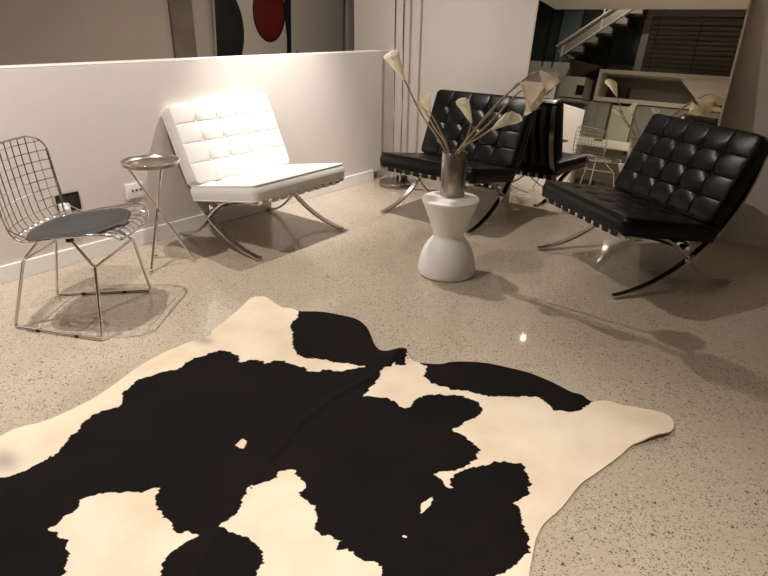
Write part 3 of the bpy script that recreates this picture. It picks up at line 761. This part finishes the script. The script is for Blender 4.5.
def stairs():
    t = thing('staircase', (-5.05, -2.0, 0), 'open dark staircase with a pale steel stringer, seen at the mirror top', 'staircase')
    # side stringer rising to the right (towards +x)
    a = Vector((0, 0, 2.13)); b = Vector((1.55, 0, 3.25)); d = (b-a).normalized(); nrm = Vector((-d.z, 0, d.x))
    def plate(x0, x1, y0, y1, lo, hi, m, nm):
        bm = new(); v = []
        for y in (y0, y1):
            for p, h in ((a+d*x0, lo), (a+d*x1, lo), (a+d*x1, hi), (a+d*x0, hi)): v.append(bm.verts.new(p+nrm*h+Vector((0, y, 0))))
        for f in ((0, 1, 2, 3), (7, 6, 5, 4), (0, 4, 5, 1), (1, 5, 6, 2), (2, 6, 7, 3), (3, 7, 4, 0)): bm.faces.new([v[i] for i in f])
        bmesh.ops.recalc_face_normals(bm, faces=bm.faces); return obj(nm, bm, m, t, 0)
    plate(0, 1.9, 0, .012, .0, .20, 'steelp', 'stringer')
    plate(0, 1.9, 0, .06, -.012, .012, 'post', 'stringer_flange'); plate(0, 1.9, 0, .06, .19, .21, 'post', 'stringer_flange')
    plate(-.02, 1.9, -.44, -.42, .0, .20, 'steelp', 'stringer')
    for k in range(7):
        p = a+d*(.12+.27*k)
        bm = new(); box(bm, (p.x-.02, -.42, p.z-.01), (p.x+.30, -.005, p.z+.03), .003); obj('tread', bm, 'tread', t)
        bm = new(); box(bm, (p.x+.28, -.42, p.z+.03), (p.x+.30, -.005, p.z+.15)); obj('riser', bm, 'tread', t)
    for x, z0, z1 in ((.0, 1.75, 2.38), (.62, 2.62, 3.3)):
        bm = new(); box(bm, (x-.012, .0, z0), (x+.012, .024, z1)); obj('post', bm, 'post', t)
    # soffit panel under the flight
    bm = new(); vs = [(.20, 2.10), (.78, 2.0), (.78, 1.97), (.47, 1.80), (.30, 1.80)]
    A = [bm.verts.new((x, .10, z)) for x, z in vs]; B = [bm.verts.new((x, -.4, z)) for x, z in vs]
    bm.faces.new(A); bm.faces.new(B[::-1])
    for i in range(5): bm.faces.new((A[i], A[(i+1) % 5], B[(i+1) % 5], B[i]))
    bmesh.ops.recalc_face_normals(bm, faces=bm.faces); obj('landing_soffit', bm, 'tread', t, 0)
stairs()
# dark windows behind the stairs, in a steel frame
for i, (x0, x1, m) in enumerate(((-6.15, -5.62, 'glass_dark'), (-5.60, -5.42, 'glass_dark'), (-5.40, -5.00, 'glass_green'), (-4.97, -4.40, 'glass_dark'), (-4.37, -3.82, 'glass_dark'))):
    struct('window_%d' % (i+2), box(new(), (x0, -2.47, 2.12), (x1, -2.45, 3.5)), m)
    struct('trim_%d' % (i+7), box(new(), (x1, -2.48, 2.0), (x1+.03, -2.43, 3.55)), 'dark')
struct('trim_12', box(new(), (-6.15, -2.48, 1.4), (-4.9, -2.43, 2.10)), 'deskm', label='white sill wall below the dark windows')
o = thing('white_partition', (-5.4, -1.0, 0), 'low white partition across the stairwell, seen at the mirror edge', 'partition')
obj('panel', box(new(), (-.75, -.06, 0), (.82, 0, 1.70), .004), 'base', o); obj('cap', box(new(), (-.76, -.07, 1.70), (.83, .01, 1.725), .003), 'base', o)
def sidecab():
    t = thing('wall_cupboard', (-4.56, -1.6, 1.42), 'pale green cupboard behind the white partition, seen in the mirror', 'cabinet')
    obj('body', box(new(), (-.22, -.35, 0), (.22, -.02, .34)), 'cabinet', t)
    obj('door', box(new(), (-.22, -.02, 0), (.22, 0, .34), .003), 'cab_pale', t)
    obj('shelf_board', box(new(), (-.24, -.35, -.07), (.24, .01, -.02), .003), 'cabinet', t)
    o = obj('wall_screen', box(new(), (-.065, 0, -.08), (.065, .02, .08), .004), 'black'); o.location = (-4.39, -1.6, 1.545)
    tag(o, 'small black screen hung on the pale green cupboard', 'screen')
sidecab()

# ------------------------------------------------------------------ downlights and light
def downlight(x, y, on, label, aim=None, power=0, angle=100, blend=.7, rad=.022, beam=None, z=None):
    z = z or ZC
    t = thing('downlight', (x, y, z), label, 'lamp', 0, 'ceiling downlights')
    obj('trim_ring', lathe(new(), [(.040, -.001), (.058, -.001), (.060, -.004), (.056, -.008), (.042, -.006), (.040, -.001)], 32, False), 'base', t, 40)
    obj('bulb', lathe(new(), [(.001, -.002), (.038, -.002), (.038, -.0035), (.001, -.0035)], 24, False), 'emit' if on else 'plastic', t, 40)
    for aim, power, angle, blend in [(aim, power, angle, blend)] + ([(beam[0], beam[1], beam[2], 1.0)] if beam else []):
        if not power: continue
        l = bpy.data.lights.new('downlight_beam', 'SPOT'); l.energy = power; l.spot_size = math.radians(angle); l.spot_blend = blend
        l.shadow_soft_size = rad; l.color = WARM
        o = bpy.data.objects.new('downlight_beam', l); C.objects.link(o); o.location = (x, y, z-.03)
        a = Vector(aim if aim else (x, y, 0))-o.location
        o.rotation_euler = a.to_track_quat('-Z', 'Y').to_euler()
WARM = (1.0, .935, .86)
downlight(-2.85, 2.93, True, 'lit ceiling downlight above the white chair', (-2.9, 2.95, 0), 125, 150, .8, .022, ((-3.36, 3.05, .62), 270, 56))
downlight(-2.78, .85, True, 'lit ceiling downlight above the wire chair', (-2.7, 1.0, 0), 185, 122, 1.0)
downlight(-.35, .65, True, 'lit ceiling downlight above the rug', (-.2, .7, 0), 225, 84, 1.0)
downlight(-4.25, .05, False, 'unlit ceiling downlight near the stairwell')
downlight(-2.9, .42, True, 'added fill light in the ceiling nearest the far desk', (-3.25, -.5, .5), 130, 110, .9)  # added fill, brightens the desk side and the end of the half wall
downlight(-4.3, 4.35, True, 'added fill light in the ceiling above the stairwell', (-4.7, 4.1, 0), 13, 150, .6)  # added fill, evens the light across the painting and stairwell wall
downlight(-4.5, -1.3, True, 'added fill light in the high ceiling above the staircase', None, 36, 150, .6, z=3.6)  # added fill outside the mirror view, brightens stringer and treads
w = bpy.data.worlds.new('room'); SC.world = w; w.use_nodes = True
w.node_tree.nodes['Background'].inputs['Color'].default_value = (1, .88, .74, 1)
w.node_tree.nodes['Background'].inputs['Strength'].default_value = .012

vs = SC.view_settings; vs.view_transform = 'Standard'; vs.look = 'None'; vs.exposure = 0.0; vs.gamma = 1.0; vs.use_curve_mapping = False
